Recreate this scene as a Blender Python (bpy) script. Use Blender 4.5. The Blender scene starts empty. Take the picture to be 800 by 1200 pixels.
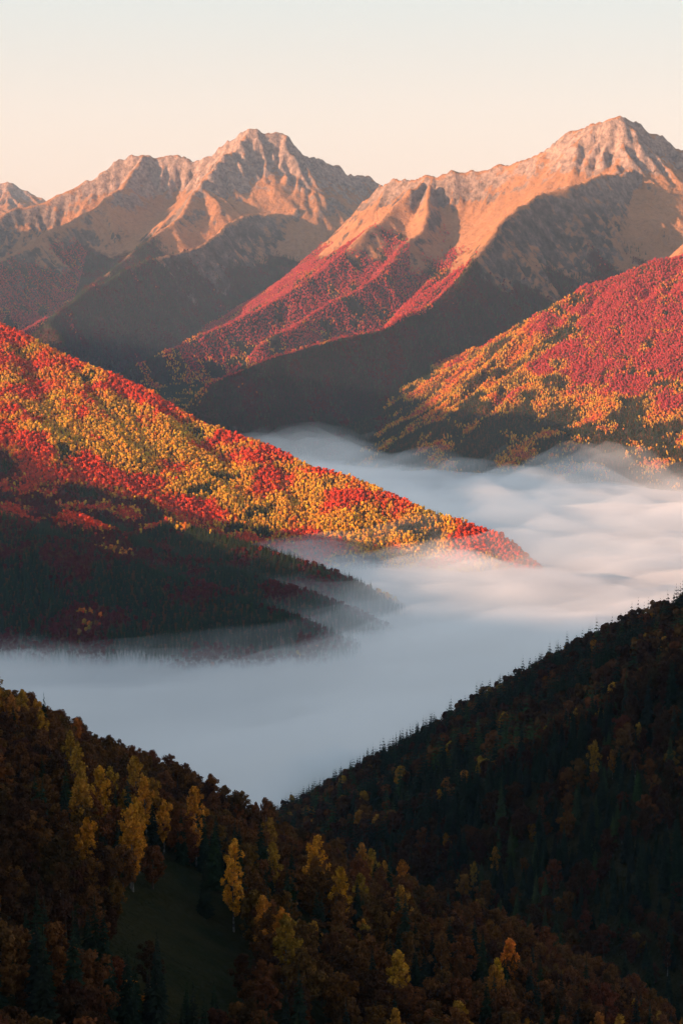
import bpy, math, time
import numpy as np
T0=time.time()
rng=np.random.default_rng(7)
ZC=650.0
PITCH=math.atan(270/2092.0); F=2092.0
cP,sP=math.cos(PITCH),math.sin(PITCH)
def S(c,r,Y):
    """image pixel column and row + chosen horizontal distance -> world point (z relative to view point)"""
    v=600-r; k=Y/(F*cP+v*sP)
    return ((c-400)*k, Y, (-F*sP+v*cP)*k)
def frame(x,y,z):
    d=y*cP-z*sP; u=y*sP+z*cP
    d=np.maximum(d,1)
    return 400+F*x/d, 600-F*u/d

# ---------------------------------------------------------------- noise
def perlin(x,y,seed=0):
    r=np.random.default_rng(seed); perm=r.permutation(256); perm=np.concatenate([perm,perm])
    ang=r.random(256)*2*np.pi; gx=np.cos(ang).astype(np.float32); gy=np.sin(ang).astype(np.float32)
    x0=np.floor(x); y0=np.floor(y); fx=(x-x0).astype(np.float32); fy=(y-y0).astype(np.float32)
    xi=x0.astype(np.int64)&255; yi=y0.astype(np.int64)&255
    xj=(xi+1)&255; yj=(yi+1)&255
    def g(a,b,dx,dy):
        h=perm[perm[a]+b]; return gx[h]*dx+gy[h]*dy
    u=fx*fx*fx*(fx*(fx*6-15)+10); v=fy*fy*fy*(fy*(fy*6-15)+10)
    a=g(xi,yi,fx,fy); b=g(xj,yi,fx-1,fy); c=g(xi,yj,fx,fy-1); d=g(xj,yj,fx-1,fy-1)
    return ((a+(b-a)*u)+((c+(d-c)*u)-(a+(b-a)*u))*v)*1.5
def fbm(x,y,wl,octv,seed,ridged=False):
    s=0; a=1; t=0
    for i in range(octv):
        n=perlin(x/wl+i*17.3,y/wl-i*9.1,seed+i)
        if ridged: n=1-2*np.abs(n)
        s=s+a*n; t+=a; a*=0.5; wl/=2.07
    return s/t
def sst(a,b,x):
    t=np.clip((x-a)/(b-a),0,1); return t*t*(3-2*t)

# ---------------------------------------------------------------- height field
CELL=13.0
xs=np.arange(-5900,2701,CELL,dtype=np.float32); ys=np.arange(-2200,13901,CELL,dtype=np.float32)
X,Y=np.meshgrid(xs,ys); NY,NX=X.shape
WA=10+np.clip(Y,0,12000)*0.0050
WX=X+WA*fbm(X,Y,520,3,11); WY=Y+WA*fbm(X,Y,520,3,31)
H=np.full(X.shape,-650,np.float32); H+=12*fbm(X,Y,700,2,3)+215*sst(4850,5900,Y)
OWN=np.zeros(X.shape,np.int8)
def dist_ridge(pts):
    for (x0,y0,z0),(x1,y1,z1) in zip(pts[:-1],pts[1:]):
        dx,dy=x1-x0,y1-y0; L2=dx*dx+dy*dy+1e-6
        t=np.clip(((WX-x0)*dx+(WY-y0)*dy)/L2,0,1)
        d=np.hypot(WX-(x0+t*dx),WY-(y0+t*dy)); z=z0+t*(z1-z0)
        side=(dx*(WY-y0)-dy*(WX-x0))/math.sqrt(L2)/(d+1)     # +1 left of travel, -1 right
        yield d,z,side
def add(pts,own,s1,L,s2,s2b=None):
    """s2 on the right of the line's direction of travel, s2b on its left"""
    global H,OWN
    for d,z,side in dist_ridge(pts):
        sl=s2 if s2b is None else s2+(s2b-s2)*sst(-.6,.6,side)
        h=z-s1*L*(1-np.exp(-d/L))-sl*d
        m=h>H
        H=np.where(m,h,H); OWN[m]=own
def R(own,s1,L,s2,*p,back=None):
    add([S(*q) for q in p],own,s1,L,s2,back)
LM,RM,RH,LR,RS,FH,CA,DM=1,2,3,4,5,6,7,8
# distant peak
R(DM,.5,300,.3,(-120,240,13400),(-40,222,13400),(8,215,13400),(40,228,13400),(100,255,13400))
# left massif
R(LM,.55,350,.66,(-200,330,9600),(-60,275,9900),(20,246,10200),(60,234,10300),(105,214,10400),(140,190,10500),(172,181,10500),(205,184,10500),(232,192,10450),(258,175,10400),(290,154,10300),(308,161,10300),(328,158,10350),(352,178,10400),(385,198,10550),(412,208,10700),(445,218,10900),(520,262,11200))
R(LM,.4,300,.62,(290,154,10300),(245,215,9850),(200,262,9450),(140,312,9000),(70,362,8400),(0,402,7900))
R(LM,.3,300,.62,(440,217,10900),(400,236,10300),(335,250,9800),(280,260,9450),(240,282,9000),(175,312,8500),(110,335,8000),(60,380,7500),(90,425,7200),back=1.15)
R(LM,.4,300,.62,(172,181,10500),(120,240,9950),(60,275,9500),(-10,312,9000),(-80,350,8600))
# right massif
R(RM,.50,350,.60,(405,262,9000),(430,238,8850),(465,216,8650),(500,206,8500),(525,203,8470),(555,201,8440),(590,198,8400),(640,178,8300),(690,153,8220),(712,146,8200),(733,138,8200),(760,155,8250),(800,181,8300),(900,215,8300),(1000,230,8300))
R(RM,.3,300,.6,(500,208,8500),(455,252,8200),(400,300,7850),(335,345,7550),(260,388,7250),(170,428,6950),(120,450,6700))
BSP=[(850,165,8500),(765,192,8050),(700,214,7650),(640,234,7250),(592,254,6900),(566,286,6700),(538,322,6500),(506,356,6300),(454,389,6050),(385,408,5850),(310,426,5650),(250,450,5500)]
R(RM,.2,300,.85,*BSP,back=1.2)
R(RM,.4,300,.60,(505,216,8400),(490,270,8000),(440,325,7550),(370,375,7150),(300,412,6800))
R(RM,.3,250,.6,(1000,235,6900),(860,270,6650),(795,292,6450))
# right hill
R(RH,.2,200,.46,(465,528,5200),(500,498,5300),(540,452,5450),(590,407,5600),(640,370,5700),(690,341,5800),(740,319,5850),(800,300,5900),(860,280,5950),(950,250,6050),(1100,210,6200),back=.7)
R(RH,.2,200,.46,(740,319,5850),(722,415,5450),(690,488,5150),(655,545,4880))
R(RH,.2,200,.46,(800,300,5900),(830,405,5350),(850,520,4850))
R(RH,.2,200,.46,(640,370,5700),(612,445,5370),(585,525,5020))
# left ridge
LRC=[(-400,300,5000),(-150,335,4600),(0,384,4300),(60,409,4220),(120,437,4130),(180,462,4040),(240,497,3940),(300,520,3840),(360,549,3740),(420,566,3650),(480,592,3560),(540,611,3480),(578,628,3440)]
R(LR,.10,200,.33,*LRC,back=.75)
R(LR,.1,200,.38,(200,612,3160),(250,630,3060),(300,646,2990),(365,668,2930))
R(LR,.1,200,.34,(80,608,3050),(160,638,2960),(240,662,2870),(300,682,2800),(350,697,2770))
R(LR,.1,200,.38,(-250,480,3400),(-100,565,3060),(40,624,2880),(140,660,2770),(230,690,2690),(290,710,2650),(345,728,2620))
# right near slope
R(RS,.0,200,.66,(1100,600,750),(950,650,900),(800,708,1100),(740,734,1200),(690,761,1290),(640,791,1370),(590,826,1470),(540,860,1550),(490,897,1640),(450,935,1690),(425,985,1720))
SA=math.radians(62); SE=math.radians(10.5); TE=math.tan(SE)
sw=(math.sin(SA),math.cos(SA)); su=(-math.cos(SA),math.sin(SA))
def toU(p): return p[0]*su[0]+p[1]*su[1]
def toW(p): return p[0]*sw[0]+p[1]*sw[1]
# foreground hillside
p1=-50-0.5*WX-0.23*WY
ye=560-0.25*WX
p2=(-50-0.5*WX-0.23*ye)-0.8*(WY-ye)
fh=np.minimum(p1,p2)-14
m=(fh>H)&(WX>-700); H=np.where(m,fh,H); OWN[m]=FH

# relief noise
far=sst(4700,6500,Y); mid=sst(1800,2600,Y)
rn=fbm(X,Y,900,5,50,True)
H+=far*sst(-620,-200,H)*44*(rn-0.15)
H+=(mid*(1-far))*11*(fbm(X,Y,420,4,70,True)-0.2)
H+=(OWN==RH)*sst(-600,-420,H)*24*(fbm(X,Y,330,4,75,True)-0.2)
H+=(1-mid)*(9*fbm(X,Y,160,3,90)+7*fbm(X,Y,70,2,95))
HR=sst(200,560,H)*far*(1-.5*sst(-1000,-1500,X))
H+=HR*38*(fbm(X,Y,240,5,120,True)-0.2)
H+=HR*16*(fbm(X*.9+Y*.5,Y*.8-X*.4,90,3,140,True)-.2)

def samp(A,x,y):
    fx=np.clip((x-xs[0])/CELL,0,NX-1.001);fy=np.clip((y-ys[0])/CELL,0,NY-1.001)
    ix=np.asarray(fx).astype(int);iy=np.asarray(fy).astype(int);fx=fx-ix;fy=fy-iy
    return A[iy,ix]*(1-fx)*(1-fy)+A[iy,ix+1]*fx*(1-fy)+A[iy+1,ix]*(1-fx)*fy+A[iy+1,ix+1]*fx*fy
# unseen mountains left of and behind the view, crest shaped for the shadow line
def ground_at(c,r,y0,y1):
    yy=np.arange(y0,y1,8.0); k=np.array(S(c,r,1.0)); xx=k[0]*yy; zz=k[2]*yy
    h=samp(H,xx,yy)+6; i=np.flatnonzero(h>=zz)
    j=i[0] if len(i) else len(yy)//2
    return (xx[j],yy[j],zz[j])
SHP=[((0,-1500,600),0),((0,300,300),0),((0,1200,190),0),((0,2000,0),0),(S(200,900,2350),250)]
prof=[(toU(p),p[2]+e+toW(p)*TE) for p,e in SHP]
for c,r,y0,y1,e in ((380,655,2500,4000,25),(320,638,2500,4000,22),(272,622,2500,4500,6),(225,606,2500,4500,2),(170,586,2500,4500,2),(110,560,2500,4500,2),(50,534,2500,4500,0),(3,512,2500,4500,0),
                    (690,535,4400,6500,0),(600,512,4400,6500,0),(530,485,4400,6500,0),(430,440,5200,7500,30),(330,430,5200,8000,0),(290,412,5800,8500,0),(240,414,5800,8500,-30)):
    p=ground_at(c,r,y0,y1); uu=toU(p); hh_=p[2]+e+toW(p)*TE
    if y0==4400: hh_=min(hh_,float(np.interp(uu,[3700,4000,4300,4600],[-100,-10,60,400])))
    prof.append((uu,hh_))
prof+= [(7600,120),(8500,0),(12000,-200)]
prof.sort(); pu=np.array([a for a,_ in prof]); ph=np.array([b for _,b in prof])
U=X*su[0]+Y*su[1]; W=X*sw[0]+Y*sw[1]
HC=np.interp(U,pu,ph)
W0=-1500
off=(X<-0.205*np.maximum(Y,0)-45)
rg=HC-W0*TE-np.where(W>W0,.60,.45)*np.abs(W-W0)-25*np.clip(np.abs(W-W0)/500,0,1)*(1-fbm(X,Y,380,4,600,True))
m=(rg>H)&(OWN!=FH); H=np.where(m,rg,H); OWN[m]=CA
cl=HC-W*TE-8*np.clip(np.abs(W-W0)/60,0,1)
wt_=sst(7500,7100,U)*sst(-0.205,-0.225,(X+40)/np.maximum(Y,300))
H=np.where(off&(Y>700),H+(np.minimum(H,cl)-H)*wt_,H)  # unseen terrain trimmed so sunlight reaches down to the shadow line
# unseen peak added left of the massif to throw a shadow on it
T=S(105,236,9900); dsh=2300
pk=(T[0]-sw[0]*dsh,T[1]-sw[1]*dsh,T[2]+dsh*TE+70)
add([(pk[0]-1300,pk[1]+300,pk[2]-500),(pk[0]-500,pk[1]+60,pk[2]-120),pk,(pk[0]+350,pk[1]-350,pk[2]-330)],CA,.5,300,.66)
dcam=np.hypot(X,Y); H=np.where((dcam<700)&(OWN==CA),np.minimum(H,-60+0*H),H)

# droplet erosion
def erode(H,batches,N,steps,mask_fn,seed,cf=1.2):
    r=np.random.default_rng(seed); h=(H/CELL).astype(np.float64).ravel().copy(); h0=h.copy()
    ok=np.flatnonzero(mask_fn.ravel())
    for b in range(batches):
        idx=r.choice(ok,N); px=(idx%NX)+r.random(N)*.99; py=(idx//NX)+r.random(N)*.99
        dx=np.zeros(N);dy=np.zeros(N);sp=np.ones(N);wt=np.ones(N);sd=np.zeros(N)
        for s in range(steps):
            px=np.clip(px,1,NX-3);py=np.clip(py,1,NY-3)
            ix=px.astype(int);iy=py.astype(int);fx=px-ix;fy=py-iy;o=iy*NX+ix
            a=h[o];bb=h[o+1];c=h[o+NX];d=h[o+NX+1]
            gx=(bb-a)*(1-fy)+(d-c)*fy; gy=(c-a)*(1-fx)+(d-bb)*fx
            hh=a*(1-fx)*(1-fy)+bb*fx*(1-fy)+c*(1-fx)*fy+d*fx*fy
            dx=dx*.25-gx*.75;dy=dy*.25-gy*.75;l=np.hypot(dx,dy)+1e-6;dx/=l;dy/=l
            nx=np.clip(px+dx,1,NX-3);ny=np.clip(py+dy,1,NY-3)
            jx=nx.astype(int);jy=ny.astype(int);ex=nx-jx;ey=ny-jy;q=jy*NX+jx
            nh=h[q]*(1-ex)*(1-ey)+h[q+1]*ex*(1-ey)+h[q+NX]*(1-ex)*ey+h[q+NX+1]*ex*ey
            dh=nh-hh
            cap=np.clip(-dh,.01,1.0)*sp*wt*cf
            up=dh>0
            dep=np.where(up,np.minimum(dh,sd),np.where(sd>cap,(sd-cap)*.15,0))
            er=np.where((~up)&(sd<=cap),np.minimum((cap-sd)*.2,np.maximum(-dh,0)*.4),0)
            am=dep-er; sd-=am
            w=np.concatenate([am*(1-fx)*(1-fy),am*fx*(1-fy),am*(1-fx)*fy,am*fx*fy])
            h+=np.clip(np.bincount(np.concatenate([o,o+1,o+NX,o+NX+1]),w,minlength=h.size),-.07,.05)
            sp=np.sqrt(np.maximum(sp*sp-dh*2,0.05));sp=np.minimum(sp,3);wt*=.97
            px=nx;py=ny
        h=np.clip(h,h0-3.8,h0+1.2)
    return (h.reshape(H.shape)*CELL).astype(np.float32)
vis=(np.abs(X)<0.21*Y+60)&(Y>2300)&(H>-600)
H0=H.copy()
H=erode(H,20,23000,45,vis&(Y>4700),5)
# erosion bites in crags and ravines, grassy shoulders stay smooth
msk=np.clip(.55+1.6*fbm(X,Y,650,3,500)+.6*sst(380,650,H),.22,1.2)
msk=np.where((OWN==RM)&(H<330),np.minimum(msk,.5),msk)
CUT=np.clip((H0-H)/22-.25,0,1)*np.clip(msk,0,1)
H=np.where(Y>4700,H0+(H-H0)*msk,H)
H=erode(H,2,7000,35,vis&(Y<4700)&(Y>2300),6,.5)
Hb=H.copy(); Hb[1:-1,1:-1]=(H[1:-1,1:-1]*16+(H[:-2,1:-1]+H[2:,1:-1]+H[1:-1,:-2]+H[1:-1,2:])*.5)/18
H=Hb

gyy,gxx=np.gradient(H,CELL); SL=np.hypot(gxx,gyy)
TREEL=85+220*fbm(X,Y,900,3,200)+160*fbm(X,Y,220,3,210)-60*((OWN==RM)&(X>500))+60*((OWN==RM)&(X<300))
FOR=sst(80,-80,H-TREEL)*sst(2.4,1.8,SL)
FOR=np.where(Y<4700,1.0,FOR).astype(np.float32)

# ---------------------------------------------------------------- node helpers
def newmat(n):
    m=bpy.data.materials.new(n); m.use_nodes=True; nt=m.node_tree; nt.nodes.clear(); return m,nt
def N(nt,t,**k):
    n=nt.nodes.new(t)
    for a,b in k.items(): setattr(n,a,b)
    return n
def lk(nt,a,b): nt.links.new(a,b)
def mixc(nt,f,a,b,mode='MIX'):
    n=N(nt,'ShaderNodeMix',data_type='RGBA',blend_type=mode)
    for s,v in ((n.inputs[0],f),(n.inputs[6],a),(n.inputs[7],b)):
        if isinstance(v,(int,float)): s.default_value=v
        elif isinstance(v,tuple): s.default_value=(*v,1) if len(v)==3 else v
        else: lk(nt,v,s)
    return n.outputs[2]
def mrange(nt,v,a,b,c=0,d=1):
    n=N(nt,'ShaderNodeMapRange'); lk(nt,v,n.inputs[0])
    for i,q in enumerate((a,b,c,d)): n.inputs[i+1].default_value=q
    return n.outputs[0]
def noise(nt,vec,wl,det=4,rough=.55):
    n=N(nt,'ShaderNodeTexNoise'); n.inputs['Scale'].default_value=1.0/wl; n.inputs['Detail'].default_value=det; n.inputs['Roughness'].default_value=rough
    lk(nt,vec,n.inputs['Vector']); return n.outputs['Fac']
def math_(nt,op,a,b):
    n=N(nt,'ShaderNodeMath',operation=op)
    for s,v in ((n.inputs[0],a),(n.inputs[1],b)):
        if isinstance(v,(int,float)): s.default_value=v
        else: lk(nt,v,s)
    return n.outputs[0]

# terrain material
def terrain_mat(name,grass1,grass2,rock1,rock2,floor1,floor2):
    m,nt=newmat(name)
    g=N(nt,'ShaderNodeNewGeometry'); pos=g.outputs['Position']
    at=N(nt,'ShaderNodeAttribute',attribute_name='forest')
    sl=N(nt,'ShaderNodeAttribute',attribute_name='steep')
    cu=N(nt,'ShaderNodeAttribute',attribute_name='cut')
    n1=noise(nt,pos,420,5); n2=noise(nt,pos,60,6,.65); n3=noise(nt,pos,14,4,.6); n4=noise(nt,pos,26,6,.75)
    gr=mixc(nt,mrange(nt,n1,.35,.65),grass1,grass2)
    gr=mixc(nt,mrange(nt,n4,.48,.66,0,.45),gr,tuple(v*.5 for v in grass2))
    rk=mixc(nt,mrange(nt,n4,.40,.60),rock1,rock2)
    hi=N(nt,'ShaderNodeSeparateXYZ'); lk(nt,pos,hi.inputs[0])
    # dark scrub tone on the lower cliffs, also deepening their shade by colour
    lowdk=math_(nt,'MULTIPLY',mrange(nt,hi.outputs[2],1180,880,0,1),mrange(nt,n2,.35,.6,.45,1))
    rk=mixc(nt,lowdk,rk,(.075,.06,.045))
    st=math_(nt,'ADD',sl.outputs['Fac'],mrange(nt,n2,.25,.75,-.4,.4))
    st=math_(nt,'ADD',st,mrange(nt,hi.outputs[2],950,1400,-.36,.10))
    st=math_(nt,'ADD',st,math_(nt,'MULTIPLY',cu.outputs['Fac'],.28))
    col=mixc(nt,mrange(nt,st,.95,1.18),gr,rk)
    fl=mixc(nt,mrange(nt,n3,.35,.65),floor1,floor2)
    ff=math_(nt,'ADD',at.outputs['Fac'],mrange(nt,n2,.3,.7,-.25,.25))
    col=mixc(nt,mrange(nt,ff,.3,.6),col,fl)
    h1=noise(nt,pos,110,10,.70); h2=math_(nt,'ABSOLUTE',math_(nt,'SUBTRACT',noise(nt,pos,60,6,.65),.5),0)
    hh=math_(nt,'SUBTRACT',h1,math_(nt,'MULTIPLY',h2,.8))
    b=N(nt,'ShaderNodeBump'); b.inputs['Strength'].default_value=1.0; b.inputs['Distance'].default_value=34
    lk(nt,hh,b.inputs['Height'])
    d=N(nt,'ShaderNodeBsdfDiffuse'); d.inputs['Roughness'].default_value=.6
    lk(nt,col,d.inputs['Color']); lk(nt,b.outputs[0],d.inputs['Normal'])
    o=N(nt,'ShaderNodeOutputMaterial'); lk(nt,d.outputs[0],o.inputs[0]); return m
M_alp=terrain_mat('alpine_ground',(.50,.24,.115),(.37,.185,.092),(.47,.33,.26),(.21,.15,.12),(.07,.04,.025),(.10,.035,.025))
M_hill=terrain_mat('forest_hill_ground',(.10,.075,.03),(.06,.045,.02),(.2,.17,.14),(.12,.1,.08),(.16,.07,.02),(.22,.08,.025))
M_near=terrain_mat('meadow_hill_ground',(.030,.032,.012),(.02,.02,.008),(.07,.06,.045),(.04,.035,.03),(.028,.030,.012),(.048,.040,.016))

# ---------------------------------------------------------------- terrain meshes (one sheet cut at the valley lines)
coll=bpy.context.scene.collection
def terrain_piece(name,owners,mat,ext=None):
    q=np.isin(OWN[:-1,:-1],owners)
    iy,ix=np.nonzero(q)
    if len(iy)==0: return
    a=iy*NX+ix; quads=np.stack([a,a+1,a+NX+1,a+NX],1)
    u,inv=np.unique(quads.ravel(),return_inverse=True)
    co=np.stack([X.ravel()[u],Y.ravel()[u],H.ravel()[u]+ZC],1).astype(np.float32)
    me=bpy.data.meshes.new(name)
    me.vertices.add(len(u)); me.vertices.foreach_set('co',co.ravel())
    me.loops.add(len(inv)); me.loops.foreach_set('vertex_index',inv.astype(np.int32))
    me.polygons.add(len(iy)); me.polygons.foreach_set('loop_start',np.arange(0,len(inv),4,dtype=np.int32))
    me.polygons.foreach_set('use_smooth',np.ones(len(iy),bool))
    me.update(calc_edges=True)
    for nm,A in (('forest',FOR),('steep',SL),('cut',CUT)):
        t=me.attributes.new(nm,'FLOAT','POINT'); t.data.foreach_set('value',A.ravel()[u].astype(np.float32))
    me.materials.append(mat)
    o=bpy.data.objects.new(name,me); o['kind']='structure'; coll.objects.link(o); return o
terrain_piece('mountain',[LM],M_alp); terrain_piece('mountain',[RM],M_alp); terrain_piece('mountain',[DM],M_alp)
terrain_piece('hill',[RH],M_hill); terrain_piece('hill',[LR],M_hill); terrain_piece('hill',[RS],M_near)
terrain_piece('hillside',[FH],M_near); terrain_piece('mountain',[CA],M_alp); terrain_piece('valley_ground',[0],M_hill)  # CA pieces are the unseen shadow-casting mountains

# ---------------------------------------------------------------- foliage materials
def leaf_mat(name,src,lo=.55,hi=1.25,wl=2.2,trans=.25):
    m,nt=newmat(name)
    if src=='object':
        a=N(nt,'ShaderNodeObjectInfo'); c=a.outputs['Color']
    else:
        a=N(nt,'ShaderNodeAttribute',attribute_type='INSTANCER',attribute_name='tcol'); c=a.outputs['Color']
    g=N(nt,'ShaderNodeNewGeometry')
    n=noise(nt,g.outputs['Position'],wl,3,.6)
    f=mrange(nt,n,.3,.7,lo,hi)
    cc=N(nt,'ShaderNodeVectorMath',operation='SCALE'); lk(nt,c,cc.inputs[0]); lk(nt,f,cc.inputs['Scale'])
    d=N(nt,'ShaderNodeBsdfDiffuse'); lk(nt,cc.outputs[0],d.inputs[0])
    o=N(nt,'ShaderNodeOutputMaterial')
    t=N(nt,'ShaderNodeBsdfTranslucent'); lk(nt,cc.outputs[0],t.inputs[0])
    x=N(nt,'ShaderNodeMixShader'); x.inputs[0].default_value=trans
    lk(nt,d.outputs[0],x.inputs[1]); lk(nt,t.outputs[0],x.inputs[2]); lk(nt,x.outputs[0],o.inputs[0])
    return m
M_leafO=leaf_mat('crown_leaves','object',.4,1.5,1.6); M_leafI=leaf_mat('forest_crown_leaves','inst',.75,1.3,3.0,.2)
def bark(name,a,b,wl):
    m,nt=newmat(name); g=N(nt,'ShaderNodeNewGeometry')
    c=mixc(nt,mrange(nt,noise(nt,g.outputs['Position'],wl,4),.4,.6),a,b)
    d=N(nt,'ShaderNodeBsdfDiffuse'); lk(nt,c,d.inputs[0]); o=N(nt,'ShaderNodeOutputMaterial'); lk(nt,d.outputs[0],o.inputs[0]); return m
M_birch=bark('birch_bark',(.2,.18,.14),(.06,.05,.04),.8); M_bark=bark('brown_bark',(.05,.035,.025),(.09,.065,.045),.7)

# ---------------------------------------------------------------- tree shapes
def mesh(name,V,Fc,mats,mi=None,smooth=False):
    me=bpy.data.meshes.new(name); me.from_pydata([tuple(map(float,v)) for v in V],[],[tuple(map(int,f)) for f in Fc])
    for m in mats: me.materials.append(m)
    if mi is not None: me.polygons.foreach_set('material_index',np.array(mi,dtype=np.int32))
    if smooth: me.polygons.foreach_set('use_smooth',np.ones(len(Fc),bool))
    me.update(); return me
def tube(V,Fc,pts,rad,n=6):
    base=len(V)
    for i,(p,r) in enumerate(zip(pts,rad)):
        for k in range(n):
            a=2*math.pi*k/n; V.append((p[0]+r*math.cos(a),p[1]+r*math.sin(a),p[2]))
    for i in range(len(pts)-1):
        for k in range(n):
            a=base+i*n+k;b=base+i*n+(k+1)%n; Fc.append((a,b,b+n,a+n))
def quadleaf(V,Fc,c,nrm,s,r,asp=1.0):
    nrm=nrm/(np.linalg.norm(nrm)+1e-6); t=np.cross(nrm,r.normal(size=3)); t/=np.linalg.norm(t)+1e-6; b=np.cross(nrm,t)
    k=len(V); w=s*(.7+.6*r.random()); h=w*asp
    for (a,d) in ((-1,-.6),(.5,-1),(1,.5),(-.4,1)): V.append(c+t*a*w*.5+b*d*h*.5+nrm*(r.random()-.5)*w*.25)
    Fc.append((k,k+1,k+2,k+3))
def broadleaf(seed,Ht,Wd,kind,nleaf,ls):
    r=np.random.default_rng(seed); V=[];Fc=[]
    lean=r.normal(size=2)*.35
    tp=[(lean[0]*t*t+.12*math.sin(5*t+seed),lean[1]*t*t+.12*math.cos(4*t),Ht*.93*t-.6*(t==0)) for t in np.linspace(0,1,8)]
    r0=.26 if kind=='birch' else .36
    tube(V,Fc,tp,[r0*(1-.93*t)+.01 for t in np.linspace(0,1,8)],7)
    clumps=[]; nl=26 if kind=='birch' else 20
    z0=.24 if kind=='birch' else .20
    for i in range(nl):
        t=z0+(1-z0)*.95*(i+.5*r.random())/nl; a=i*2.4+r.random()*.8
        q=(t-z0)/(1-z0)
        env=(math.sin(math.pi*min(1,q**.75*.93+.07))**.7) if kind!='birch' else (math.sin(math.pi*min(1,.22+.77*q))**.9)
        ln=Wd*.5*env*(.5+.75*r.random())
        i0=t*7; j=int(min(6,i0)); f=i0-j; p0=np.array(tp[j])*(1-f)+np.array(tp[j+1])*f
        rise=(1.1 if kind=='birch' else .6)*ln
        e=p0+np.array([math.cos(a)*ln,math.sin(a)*ln,rise]); md=p0*.5+e*.5+np.array([0,0,-.1*ln])
        rr=r0*(1-.85*t)*.5
        tube(V,Fc,[p0,md,e],[rr,rr*.6,rr*.15],4)
        clumps.append((e,.13*Wd*(.6+.8*r.random()))); clumps.append((md,.11*Wd*(.6+.6*r.random())))
    clumps.append((np.array(tp[-1]),.12*Wd))
    VC=[];FC=[]
    wts=np.array([c[1]**2 for c in clumps]); wts/=wts.sum()
    cen=np.array([0,0,Ht*.6])
    for i in r.choice(len(clumps),nleaf,p=wts):
        c,s=clumps[i]; dv=r.normal(size=3); dv/=np.linalg.norm(dv); rad=s*(r.random()**.5)*(1.2)
        p=c+dv*rad*np.array([1,1,1.45 if kind=='birch' else .95])
        nrm=dv*.8+(p-cen)/Ht*.8+r.normal(size=3)*.6
        quadleaf(VC,FC,p,nrm,ls,r)
    return V,Fc,VC,FC
def spruce(seed,Ht,Wd,tiers,nb,parts=2):
    r=np.random.default_rng(seed); V=[];Fc=[]
    ts=np.linspace(0,1,6); tube(V,Fc,[(0,0,Ht*.98*t-.6*(t==0)) for t in ts],[.24*(1-.95*t)+.01 for t in ts],6)
    VC=[];FC=[]
    for i in range(tiers):
        q=i/(tiers-1); z=Ht*(.10+.87*q); L=Wd*.5*((1-q)**.85+.035)
        n=max(5,int(nb*(1-.5*q)))
        for k in range(n):
            a=2*math.pi*(k+.7*r.random())/n+i*1.3; l=L*(.72+.5*r.random()); dz=-l*(.25+.35*r.random())+.25*l*q
            d=np.array([math.cos(a),math.sin(a),0]); s=np.array([-d[1],d[0],0]); w=l*(.30+.1*r.random())+.08
            b=np.array([0,0,z+Ht*.012*r.normal()])
            k0=len(VC)
            VC.extend([b+np.array([0,0,.35*l*.3]), b+d*l*.55+s*w+np.array([0,0,dz*.55-.12*l]), b+d*l+np.array([0,0,dz]), b+d*l*.55-s*w+np.array([0,0,dz*.55-.12*l]), b+d*l*.6+np.array([0,0,dz*.35+.05*l])])
            FC.extend([(k0,k0+1,k0+4),(k0+1,k0+2,k0+4),(k0+2,k0+3,k0+4),(k0+3,k0,k0+4)])
    k0=len(VC); VC.extend([(.12,0,Ht*.95),(-.1,.1,Ht*.95),(0,-.1,Ht*.95),(0,0,Ht*1.02)]); FC.extend([(k0,k0+1,k0+3),(k0+1,k0+2,k0+3),(k0+2,k0,k0+3)])
    return V,Fc,VC,FC
def farbroad(seed,Ht,Wd,nq,ls):
    r=np.random.default_rng(seed); V=[];Fc=[]
    tube(V,Fc,[(0,0,-1),(0,0,Ht*.6)],[.3,.12],4)
    VC=[];FC=[]; lobes=[(np.array([0,0,Ht*.58]),np.array([Wd*.36,Wd*.36,Ht*.34]))]
    for i in range(6):
        a=r.random()*6.28; lobes.append((np.array([math.cos(a)*Wd*.22,math.sin(a)*Wd*.22,Ht*(.38+.42*r.random())]),np.array([Wd*.22,Wd*.22,Ht*.17])*(.8+.4*r.random())))
    for i in range(nq):
        c,s=lobes[r.integers(len(lobes))]; dv=r.normal(size=3); dv/=np.linalg.norm(dv)
        if dv[2]<-.3: dv[2]*=-.7
        p=c+dv*s*(.85+.25*r.random()); quadleaf(VC,FC,p,dv+r.normal(size=3)*.35,ls,r)
    return V,Fc,VC,FC
def joined(name,parts,mb,ml):
    V,Fc,VC,FC=parts; n=len(V)
    return mesh(name,list(V)+list(VC),list(Fc)+[tuple(i+n for i in f) for f in FC],[mb,ml],[0]*len(Fc)+[1]*len(FC))
det={'birch_tree':[broadleaf(10+i,h,w,'birch',2300,.46) for i,(h,w) in enumerate(((19,4.8),(22,5.2),(16,4.4)))],
     'beech_tree':[broadleaf(30+i,h,w,'beech',2700,.55) for i,(h,w) in enumerate(((16,8),(19,8.4),(13,7)))],
     'spruce_tree':[spruce(50+i,h,w,26,15) for i,(h,w) in enumerate(((22,6.0),(25,6.5),(17,5)))]}
farp={'birch_tree':[farbroad(70+i,h,w,170,1.6) for i,(h,w) in enumerate(((17,6.5),(19,7),(14,6)))],
      'beech_tree':[farbroad(80+i,h,w,200,1.9) for i,(h,w) in enumerate(((14,8.6),(17,9.0),(12,7.6)))],
      'spruce_tree':[spruce(90+i,h,w,11,9) for i,(h,w) in enumerate(((21,7.8),(25,8.4),(16,7)))]}

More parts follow.
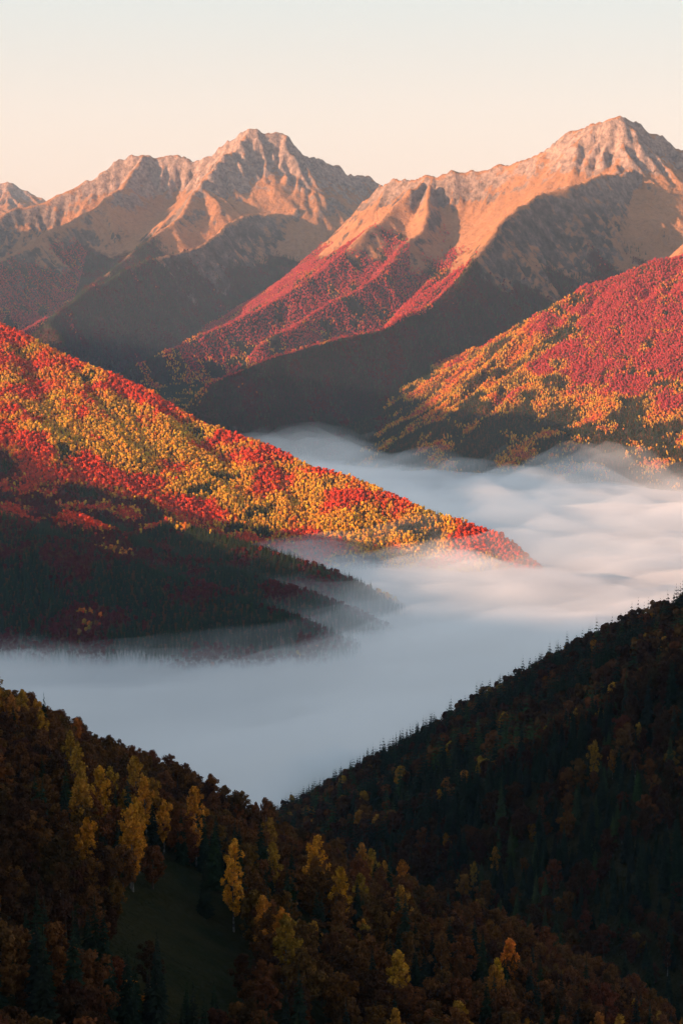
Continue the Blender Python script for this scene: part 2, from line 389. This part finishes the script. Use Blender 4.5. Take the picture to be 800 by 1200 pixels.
# ---------------------------------------------------------------- plant the forest
PX=[];PY=[];SP=[]
for (y0,y1,s) in ((100,700,5.6),(700,2300,6.0),(2300,4400,5.4),(4400,6500,5.9),(6500,9600,7.4)):
    gx,gy=np.meshgrid(np.arange(-0.21*y1-120,0.21*y1+120,s),np.arange(y0,y1,s))
    gx=gx.ravel();gy=gy.ravel(); gx=gx+(rng.random(gx.size)-.5)*s*1.4; gy=gy+(rng.random(gy.size)-.5)*s*1.4
    k=np.abs(gx)<0.21*gy+110
    PX.append(gx[k]);PY.append(gy[k]);SP.append(np.full(k.sum(),s))
PX=np.concatenate(PX);PY=np.concatenate(PY);SP=np.concatenate(SP)
PZ=samp(H,PX,PY); fr=samp(FOR,PX,PY); ow=OWN[np.clip(((PY-ys[0])/CELL).round().astype(int),0,NY-1),np.clip(((PX-xs[0])/CELL).round().astype(int),0,NX-1)]
r1=rng.random(PX.size)
keep=(PZ>-550)&(fr>r1*.9+.08)
cq=((PX+31+.08*(PY-330))/13)**2+((PY-325)/62)**2+.9*fbm(PX,PY,16,2,900)
clear=(cq<1)&(rng.random(PX.size)>.04)
keep&=~clear
PX,PY,PZ,SP,ow,cq=[a[keep] for a in (PX,PY,PZ,SP,ow,cq)]
n=PX.size
n1=fbm(PX,PY,420,3,300); n2=fbm(PX,PY,110,2,310); n3=fbm(PX,PY,260,2,320)
rb=rng.random(n)
def urank(a):
    o=np.empty(n); o[np.argsort(a)]=(np.arange(n)+.5)/n; return o
base=fbm(PX,PY,110,3,330)
ra=urank(base+.085*rng.normal(size=n)); ra2=urank(base+.085*rng.normal(size=n))
def pdist(pts,px,py):
    dm=np.full(px.size,1e9); sd=np.zeros(px.size)
    for (x0,y0,_),(x1,y1,_) in zip(pts[:-1],pts[1:]):
        dx,dy=x1-x0,y1-y0; t=np.clip(((px-x0)*dx+(py-y0)*dy)/(dx*dx+dy*dy),0,1)
        d=np.hypot(px-x0-t*dx,py-y0-t*dy); m=d<dm; dm=np.where(m,d,dm); sd=np.where(m,np.sign(dx*(py-y0)-dy*(px-x0)),sd)
    return dm,sd
dcr,_=pdist([S(*q) for q in LRC],PX,PY)
dB,sB=pdist([S(*q) for q in BSP],PX,PY)
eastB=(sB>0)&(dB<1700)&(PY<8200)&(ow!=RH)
# how far a tree stands above the shadow line
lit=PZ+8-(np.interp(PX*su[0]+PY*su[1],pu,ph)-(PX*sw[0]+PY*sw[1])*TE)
PAL=np.array([(.70,.085,.03),(.70,.22,.03),(.84,.46,.045),(.04,.055,.02),(.54,.075,.065),(.42,.29,.04),(.060,.027,.012),(.14,.055,.016),(.38,.18,.023),(.018,.026,.014),(.15,.025,.015),(.075,.085,.03)])
RED,ORG,YEL,GRN,CRI,OLV,BRN,RUS,GOLD,DGR,MAR,LGR=range(12)
def pick(prs,ra):
    """prs: list of (palette, weight array)"""
    W=np.stack([np.broadcast_to(np.maximum(w,0),(n,)) for _,w in prs],0).astype(float); W/=W.sum(0)+1e-9
    c=np.cumsum(W,0); i=(ra[None]>c).sum(0).clip(0,len(prs)-1); return np.array([p for p,_ in prs])[i]
g=lambda x,c,w: np.exp(-((x-c)/w)**2)
dd=dcr+70*n1+40*n2
low=np.maximum(sst(-405,-445,PZ+25*n1)*(PX<60)*(PY<3300),(PY<2950)*1.0)
hl=lit+10*n2+8*n1; redlow=sst(26,10,hl)*sst(100,-50,PX); shd=sst(5,-25,hl)  # shd picks darker trees below the shadow line, painting shade into them
gp=sst(-.05,.35,n2)
def allpal(ra):
    lf=sst(-420,-720,PX)
    redw=2.8*g(dd,-20,120+280*lf)
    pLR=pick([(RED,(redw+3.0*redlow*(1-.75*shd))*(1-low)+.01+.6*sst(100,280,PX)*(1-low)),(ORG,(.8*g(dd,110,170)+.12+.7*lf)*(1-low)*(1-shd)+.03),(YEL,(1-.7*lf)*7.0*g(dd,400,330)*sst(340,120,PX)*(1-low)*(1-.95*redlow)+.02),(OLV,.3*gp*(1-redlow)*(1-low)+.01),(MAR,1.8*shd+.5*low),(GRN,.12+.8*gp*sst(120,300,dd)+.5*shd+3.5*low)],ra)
    hi=sst(600,840,PX+120*n1)*sst(-380,-260,PZ+60*n1)
    pRH=pick([(CRI,2.2*hi+.10),(ORG,.5-.3*hi),(YEL,.5-.46*hi),(OLV,(.1+.4*gp)*(1-hi)),(GRN,.22+1.6*gp*(1-.5*hi)+3.5*sst(-350,-430,PZ+35*n2))],ra)  # dark conifers along the foot also stand in for its shadow
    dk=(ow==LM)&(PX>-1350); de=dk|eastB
    pRM=pick([(CRI,np.where(de,.01,2.6*sst(-350,-230,PZ+100*n1)+.1)),(ORG,np.where(de,.005,.2)),(YEL,.25*sst(-150,-270,PZ)*(~de)),(OLV,.05*(~de)),(MAR,.7*de),(LGR,1.1*de),(GRN,.14+.7*gp+.9*sst(-280,-400,PZ)+2*((ow==0)|(PZ<-400))+1.2*de)],ra)  # dark trees on the shaded flanks deepen the shade by colour
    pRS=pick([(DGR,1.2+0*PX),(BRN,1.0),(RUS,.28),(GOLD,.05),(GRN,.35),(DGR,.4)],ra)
    rr=.5*ra+.5*rng.random(n)
    edgef=sst(140,20,(560-.25*PX)-PY); nearf=sst(340,250,PY)  # nearf gives the nearest trees darker colours, imitating vignetting
    ring=(cq<2.2)*.25
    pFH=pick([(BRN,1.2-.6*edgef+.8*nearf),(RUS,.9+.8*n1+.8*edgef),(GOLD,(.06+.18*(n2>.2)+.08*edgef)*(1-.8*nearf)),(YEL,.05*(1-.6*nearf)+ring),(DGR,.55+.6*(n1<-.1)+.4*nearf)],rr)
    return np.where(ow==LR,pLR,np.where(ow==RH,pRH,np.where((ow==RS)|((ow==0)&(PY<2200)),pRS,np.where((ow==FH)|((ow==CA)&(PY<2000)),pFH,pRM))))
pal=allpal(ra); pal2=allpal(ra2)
soft=(~np.isin(pal,[GRN,DGR,LGR]))&(~np.isin(pal2,[GRN,DGR,LGR]))&(ow!=FH)
mixw=(soft*rng.random(n)*.6)[:,None]
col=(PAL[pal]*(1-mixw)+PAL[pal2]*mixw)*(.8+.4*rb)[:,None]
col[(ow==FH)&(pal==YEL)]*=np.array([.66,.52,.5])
col=np.clip(col*(1+.10*rng.normal(size=(n,3))*np.array([.6,1,.8])),.003,.85)
sp=np.where(np.isin(pal,[GRN,DGR,LGR]),2,np.where(np.isin(pal,[YEL,GOLD,OLV]),0,1))
sp=np.where((sp==1)&(rb>.9),0,sp)
sc=(.66+.5*rng.random(n))*np.where(SP>7.2,.86,np.where(PY>4400,.76,np.where(SP>5.8,.85,np.where(PY>2000,.79,.73))))
sc=np.where((ow==FH)&np.isin(pal,[YEL,GOLD]),sc*1.22,sc)
sc=np.where((ow==FH)&(cq<1.8)&(PY<330),sc*.7,sc)
rot=rng.random(n)*6.283
names=['birch_tree','beech_tree','spruce_tree']
fc,frr=frame(PX,PY,PZ+10)
infr=(fc>-15)&(fc<815)&(frr>0)&(frr<1215)&(ow!=0)
hidden=(ow==FH)&(PY>(560-.25*PX)+45)
dist=np.hypot(PX,PY)+np.where(hidden|~infr,1e6,0)
indiv=np.zeros(n,bool)
for s in range(3):
    k=np.flatnonzero(sp==s); k=k[np.argsort(dist[k])[:300]]; k=k[dist[k]<1e5]; indiv[k]=True
lab={BRN:'dark russet beech in autumn leaf on the shaded hillside',RUS:'rust brown beech in autumn leaf on the shaded hillside',GOLD:'slender golden birch standing among dark trees on the slope',YEL:'bright yellow birch standing among dark beeches on the slope',OLV:'slender olive green birch turning yellow on the slope',DGR:'dark green spruce standing among other trees on the slope',GRN:'green spruce standing among other trees on the slope',LGR:'green spruce standing among other trees on the slope',RED:'red beech in autumn leaf on the slope',MAR:'beech in autumn leaf on the slope, darkened to maroon as shade',ORG:'orange beech in autumn leaf on the sloping wooded hillside',CRI:'crimson beech in autumn leaf on the hillside'}
parts={}
for nm in names:
    bm=M_birch if nm=='birch_tree' else M_bark
    for i,(V,Fc,VC,FC) in enumerate(det[nm]):
        parts[(nm,i)]=(mesh(nm+'_trunk',V,Fc,[bm],None,True),mesh(nm+'_crown',VC,FC,[M_leafO]))
for k in np.flatnonzero(indiv):
    nm=names[sp[k]]; tm,cm=parts[(nm,int(k)%3)]
    e=bpy.data.objects.new(nm,None); e.location=(PX[k],PY[k],PZ[k]+ZC-.3); e.rotation_euler=(0,0,rot[k]); e.scale=(sc[k],)*3
    e.empty_display_size=.5
    e['label']=lab[int(pal[k])]; e['category']='tree'; e['group']='trees on the near slopes'
    coll.objects.link(e)
    a=bpy.data.objects.new('trunk',tm); b=bpy.data.objects.new('crown',cm)
    b.color=(*col[k],1)
    for q in (a,b): q.parent=e; coll.objects.link(q)
for s,nm in enumerate(names):
    bm=M_birch if nm=='birch_tree' else M_bark
    pc=bpy.data.collections.new(nm+'_forms')
    for i,p in enumerate(farp[nm]+det[nm]):
        o=bpy.data.objects.new(f'{nm}_form_{i}',joined(nm+'_form',p,bm,M_leafI)); pc.objects.link(o)
    k=np.flatnonzero((sp==s)&~indiv)
    me=bpy.data.meshes.new(nm+'_forest'); me.vertices.add(len(k))
    me.vertices.foreach_set('co',np.stack([PX[k],PY[k],PZ[k]+ZC-.5],1).astype(np.float32).ravel())
    def at(n_,t,d,key):
        a=me.attributes.new(n_,t,'POINT'); a.data.foreach_set(key,d)
    at('variant','INT',(k%3+np.where(PY[k]<800,3,0)).astype(np.int32),'value')
    at('tsize','FLOAT',sc[k].astype(np.float32),'value')
    at('trot','FLOAT_VECTOR',np.stack([0*rot[k],0*rot[k],rot[k]],1).astype(np.float32).ravel(),'vector')
    at('tcol','FLOAT_COLOR',np.concatenate([col[k],np.ones((len(k),1))],1).astype(np.float32).ravel(),'color')
    o=bpy.data.objects.new(nm.replace('_tree','_forest'),me); coll.objects.link(o)
    o['kind']='stuff'; o['label']={'birch_tree':'yellow and golden birch woods covering the mountain slopes','beech_tree':'red and orange autumn beech woods covering the slopes','spruce_tree':'dark green spruce woods covering the mountain slopes'}[nm]; o['category']='forest'
    ng=bpy.data.node_groups.new(nm+'_scatter','GeometryNodeTree')
    ng.interface.new_socket('Geometry',in_out='INPUT',socket_type='NodeSocketGeometry'); ng.interface.new_socket('Geometry',in_out='OUTPUT',socket_type='NodeSocketGeometry')
    gi=ng.nodes.new('NodeGroupInput');go=ng.nodes.new('NodeGroupOutput'); ip=ng.nodes.new('GeometryNodeInstanceOnPoints')
    ci=ng.nodes.new('GeometryNodeCollectionInfo'); ci.inputs['Collection'].default_value=pc; ci.inputs['Separate Children'].default_value=True; ci.inputs['Reset Children'].default_value=True
    ip.inputs['Pick Instance'].default_value=True
    def na(t,nme):
        q=ng.nodes.new('GeometryNodeInputNamedAttribute'); q.data_type=t; q.inputs['Name'].default_value=nme
        return [x for x in q.outputs if x.enabled and x.name=='Attribute'][0]
    ng.links.new(gi.outputs[0],ip.inputs['Points']); ng.links.new(ci.outputs[0],ip.inputs['Instance'])
    ng.links.new(na('INT','variant'),ip.inputs['Instance Index']); ng.links.new(na('FLOAT_VECTOR','trot'),ip.inputs['Rotation']); ng.links.new(na('FLOAT','tsize'),ip.inputs['Scale'])
    ng.links.new(ip.outputs[0],go.inputs[0])
    md=o.modifiers.new('scatter','NODES'); md.node_group=ng

# ---------------------------------------------------------------- fog and haze
def fogmat(name,col,dens,an=0.0,ms=0.0,mc=(.84,.94,1.0)):
    m,nt=newmat(name); v=N(nt,'ShaderNodeVolumeScatter'); v.inputs['Color'].default_value=(*col,1); v.inputs['Density'].default_value=dens; v.inputs['Anisotropy'].default_value=an
    o=N(nt,'ShaderNodeOutputMaterial'); out=v.outputs[0]
    if ms>0:   # added glow standing in for light scattered many times inside the cloud
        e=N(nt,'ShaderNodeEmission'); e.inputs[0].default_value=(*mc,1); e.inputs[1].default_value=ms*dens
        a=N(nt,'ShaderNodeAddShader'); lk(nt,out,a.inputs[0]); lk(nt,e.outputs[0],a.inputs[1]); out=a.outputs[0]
    lk(nt,out,o.inputs['Volume']); return m
BANKS=[(S(560,580,4600),900,10)]
def fog(name,z0,amp,dens,col,seed,cell=40,bottom=-720,ms=0,bank=0.0,mc=(.84,.94,1.0),wl=900,ldrop=0):
    fx=np.arange(-1900,2601,cell);fy=np.arange(1150,6600,cell); GX,GY=np.meshgrid(fx,fy); ny,nx=GX.shape
    # long silky rolls running along the valley
    qx=GX+160*fbm(GX,GY,800,2,seed+50); qy=GY+160*fbm(GX,GY,800,2,seed+60)
    ux=qx*.86+qy*.5; uy=(-qx*.5+qy*.86)
    A=amp*(.24+.76*sst(-50,600,GX+.25*(GY-2600)))
    Z=z0+A*(fbm(ux,uy*1.0,wl,2,seed)*1.0+.8*fbm(ux*.45,uy*1.7,wl*.5,3,seed+9)+.55*fbm(GX,GY,190,3,seed+4))
    for (bx,by,_),rr,hh in BANKS: Z+=bank*hh*np.exp(-((GX-bx)**2+(GY-by)**2)/rr**2)
    Z-=ldrop*sst(150,-350,GX)*sst(3600,3000,GY)
    edge=np.minimum.reduce([GX-fx[0],fx[-1]-GX,GY-fy[0],fy[-1]-GY]); Z=Z-40*sst(200,0,edge)
    V=np.stack([GX.ravel(),GY.ravel(),Z.ravel()+ZC],1); nb=len(V)
    VB=V.copy(); VB[:,2]=bottom+ZC
    iy,ix=np.meshgrid(np.arange(ny-1),np.arange(nx-1),indexing='ij'); a=(iy*nx+ix).ravel()
    top=np.stack([a,a+1,a+nx+1,a+nx],1); bot=top[:,::-1]+nb
    ring=list(range(nx))+[i*nx+nx-1 for i in range(1,ny)]+[(ny-1)*nx+i for i in range(nx-2,-1,-1)]+[i*nx for i in range(ny-2,0,-1)]
    side=[(ring[i],ring[i]+nb,ring[(i+1)%len(ring)]+nb,ring[(i+1)%len(ring)]) for i in range(len(ring))]
    me=mesh(name,np.concatenate([V,VB]),[tuple(f) for f in top]+[tuple(f) for f in bot]+side,[fogmat(name+'_vapour',col,dens,0,ms,mc)],None,True)
    o=bpy.data.objects.new(name,me); o['kind']='structure'; coll.objects.link(o); return o
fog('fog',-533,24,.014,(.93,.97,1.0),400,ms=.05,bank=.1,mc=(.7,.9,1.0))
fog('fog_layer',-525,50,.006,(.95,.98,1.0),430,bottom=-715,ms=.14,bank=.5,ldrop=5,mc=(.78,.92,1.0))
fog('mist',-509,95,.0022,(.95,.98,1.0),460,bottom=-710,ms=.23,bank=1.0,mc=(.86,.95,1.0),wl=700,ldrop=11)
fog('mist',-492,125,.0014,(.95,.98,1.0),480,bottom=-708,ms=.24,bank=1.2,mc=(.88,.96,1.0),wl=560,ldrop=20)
# small wisps of mist drifting against the foot of the near right slope
def wisp(center,size,dens,seed):
    V=[];Fc=[]; nu,nv=28,14
    for j in range(nv+1):
        th=math.pi*j/nv
        for i in range(nu):
            ph_=2*math.pi*i/nu; d=np.array([math.sin(th)*math.cos(ph_),math.sin(th)*math.sin(ph_),math.cos(th)])
            q=1+.22*math.sin(3*ph_+seed)*math.sin(th)+.15*math.sin(5*ph_+2*seed+3*th)*math.sin(th)
            V.append((center[0]+size[0]*d[0]*q,center[1]+size[1]*d[1]*q,center[2]+ZC+size[2]*d[2]*q))
    for j in range(nv):
        for i in range(nu): Fc.append((j*nu+i,(j+1)*nu+i,(j+1)*nu+(i+1)%nu,j*nu+(i+1)%nu))
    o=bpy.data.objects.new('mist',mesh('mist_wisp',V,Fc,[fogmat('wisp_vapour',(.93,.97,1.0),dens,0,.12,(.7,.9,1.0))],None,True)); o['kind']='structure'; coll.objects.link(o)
for i,(c,r,Y_,sz,dn) in enumerate(((372,925,1500,(48,50,26),.007),(400,912,1500,(46,46,24),.008),(428,905,1490,(40,40,20),.007),(385,900,1530,(36,40,17),.007),(350,945,1480,(44,50,22),.006),(452,898,1490,(32,36,14),.006),(410,930,1460,(40,40,22),.006))):
    wisp(S(c,r,Y_),sz,dn,i+1)
bpy.ops.mesh.primitive_cube_add(size=1); hz=bpy.context.object; hz.name='haze'; hz['kind']='structure'
hz.location=(-800,6000,ZC+300); hz.scale=(16000,21000,2600)
hz.data.materials.append(fogmat('haze_air',(.57,.79,1.0),2.3e-5))

# ---------------------------------------------------------------- light, sky, camera
w=bpy.data.worlds.new('World'); bpy.context.scene.world=w; w.use_nodes=True; nt=w.node_tree; nt.nodes.clear()
sky=N(nt,'ShaderNodeTexSky',sky_type='NISHITA'); sky.sun_disc=False; sky.sun_elevation=SE; sky.sun_rotation=math.radians(242); sky.dust_density=2.5; sky.altitude=1200
tc=N(nt,'ShaderNodeTexCoord'); sx=N(nt,'ShaderNodeSeparateXYZ'); lk(nt,tc.outputs['Generated'],sx.inputs[0])
ramp=N(nt,'ShaderNodeValToRGB'); lk(nt,sx.outputs[2],ramp.inputs[0]); cr=ramp.color_ramp
cr.elements[0].position=0.0; cr.elements[0].color=(.98,.71,.57,1); cr.elements[1].position=.15; cr.elements[1].color=(.77,.82,.80,1)
e=cr.elements.new(.08); e.color=(.92,.80,.70,1)
sc1=N(nt,'ShaderNodeVectorMath',operation='SCALE'); lk(nt,sky.outputs[0],sc1.inputs[0]); sc1.inputs['Scale'].default_value=.32
mx=mixc(nt,mrange(nt,sx.outputs[2],.15,.5,.96,.0),sc1.outputs[0],ramp.outputs[0])
bg=N(nt,'ShaderNodeBackground'); lk(nt,mx,bg.inputs[0]); bg.inputs[1].default_value=1.0
o=N(nt,'ShaderNodeOutputWorld'); lk(nt,bg.outputs[0],o.inputs[0])
sl=bpy.data.lights.new('sun','SUN'); sl.energy=12.5; sl.angle=math.radians(.5); sl.color=(1,.60,.38)
so=bpy.data.objects.new('sun',sl); coll.objects.link(so)
from mathutils import Vector
ts=Vector((-sw[0]*math.cos(SE),-sw[1]*math.cos(SE),math.sin(SE)))
so.rotation_euler=ts.to_track_quat('Z','Y').to_euler(); so.location=(0,0,ZC+1500)
cam=bpy.data.cameras.new('camera'); co=bpy.data.objects.new('camera',cam); coll.objects.link(co)
cam.sensor_fit='VERTICAL'; cam.sensor_height=24; cam.lens=12*F/600; cam.clip_start=1; cam.clip_end=40000
co.location=(0,0,ZC); co.rotation_euler=(math.pi/2-PITCH,0,0)
bpy.context.scene.camera=co
sc_=bpy.context.scene.view_settings; sc_.view_transform='Standard'; sc_.look='None'; sc_.exposure=0
print('done',n,time.time()-T0)
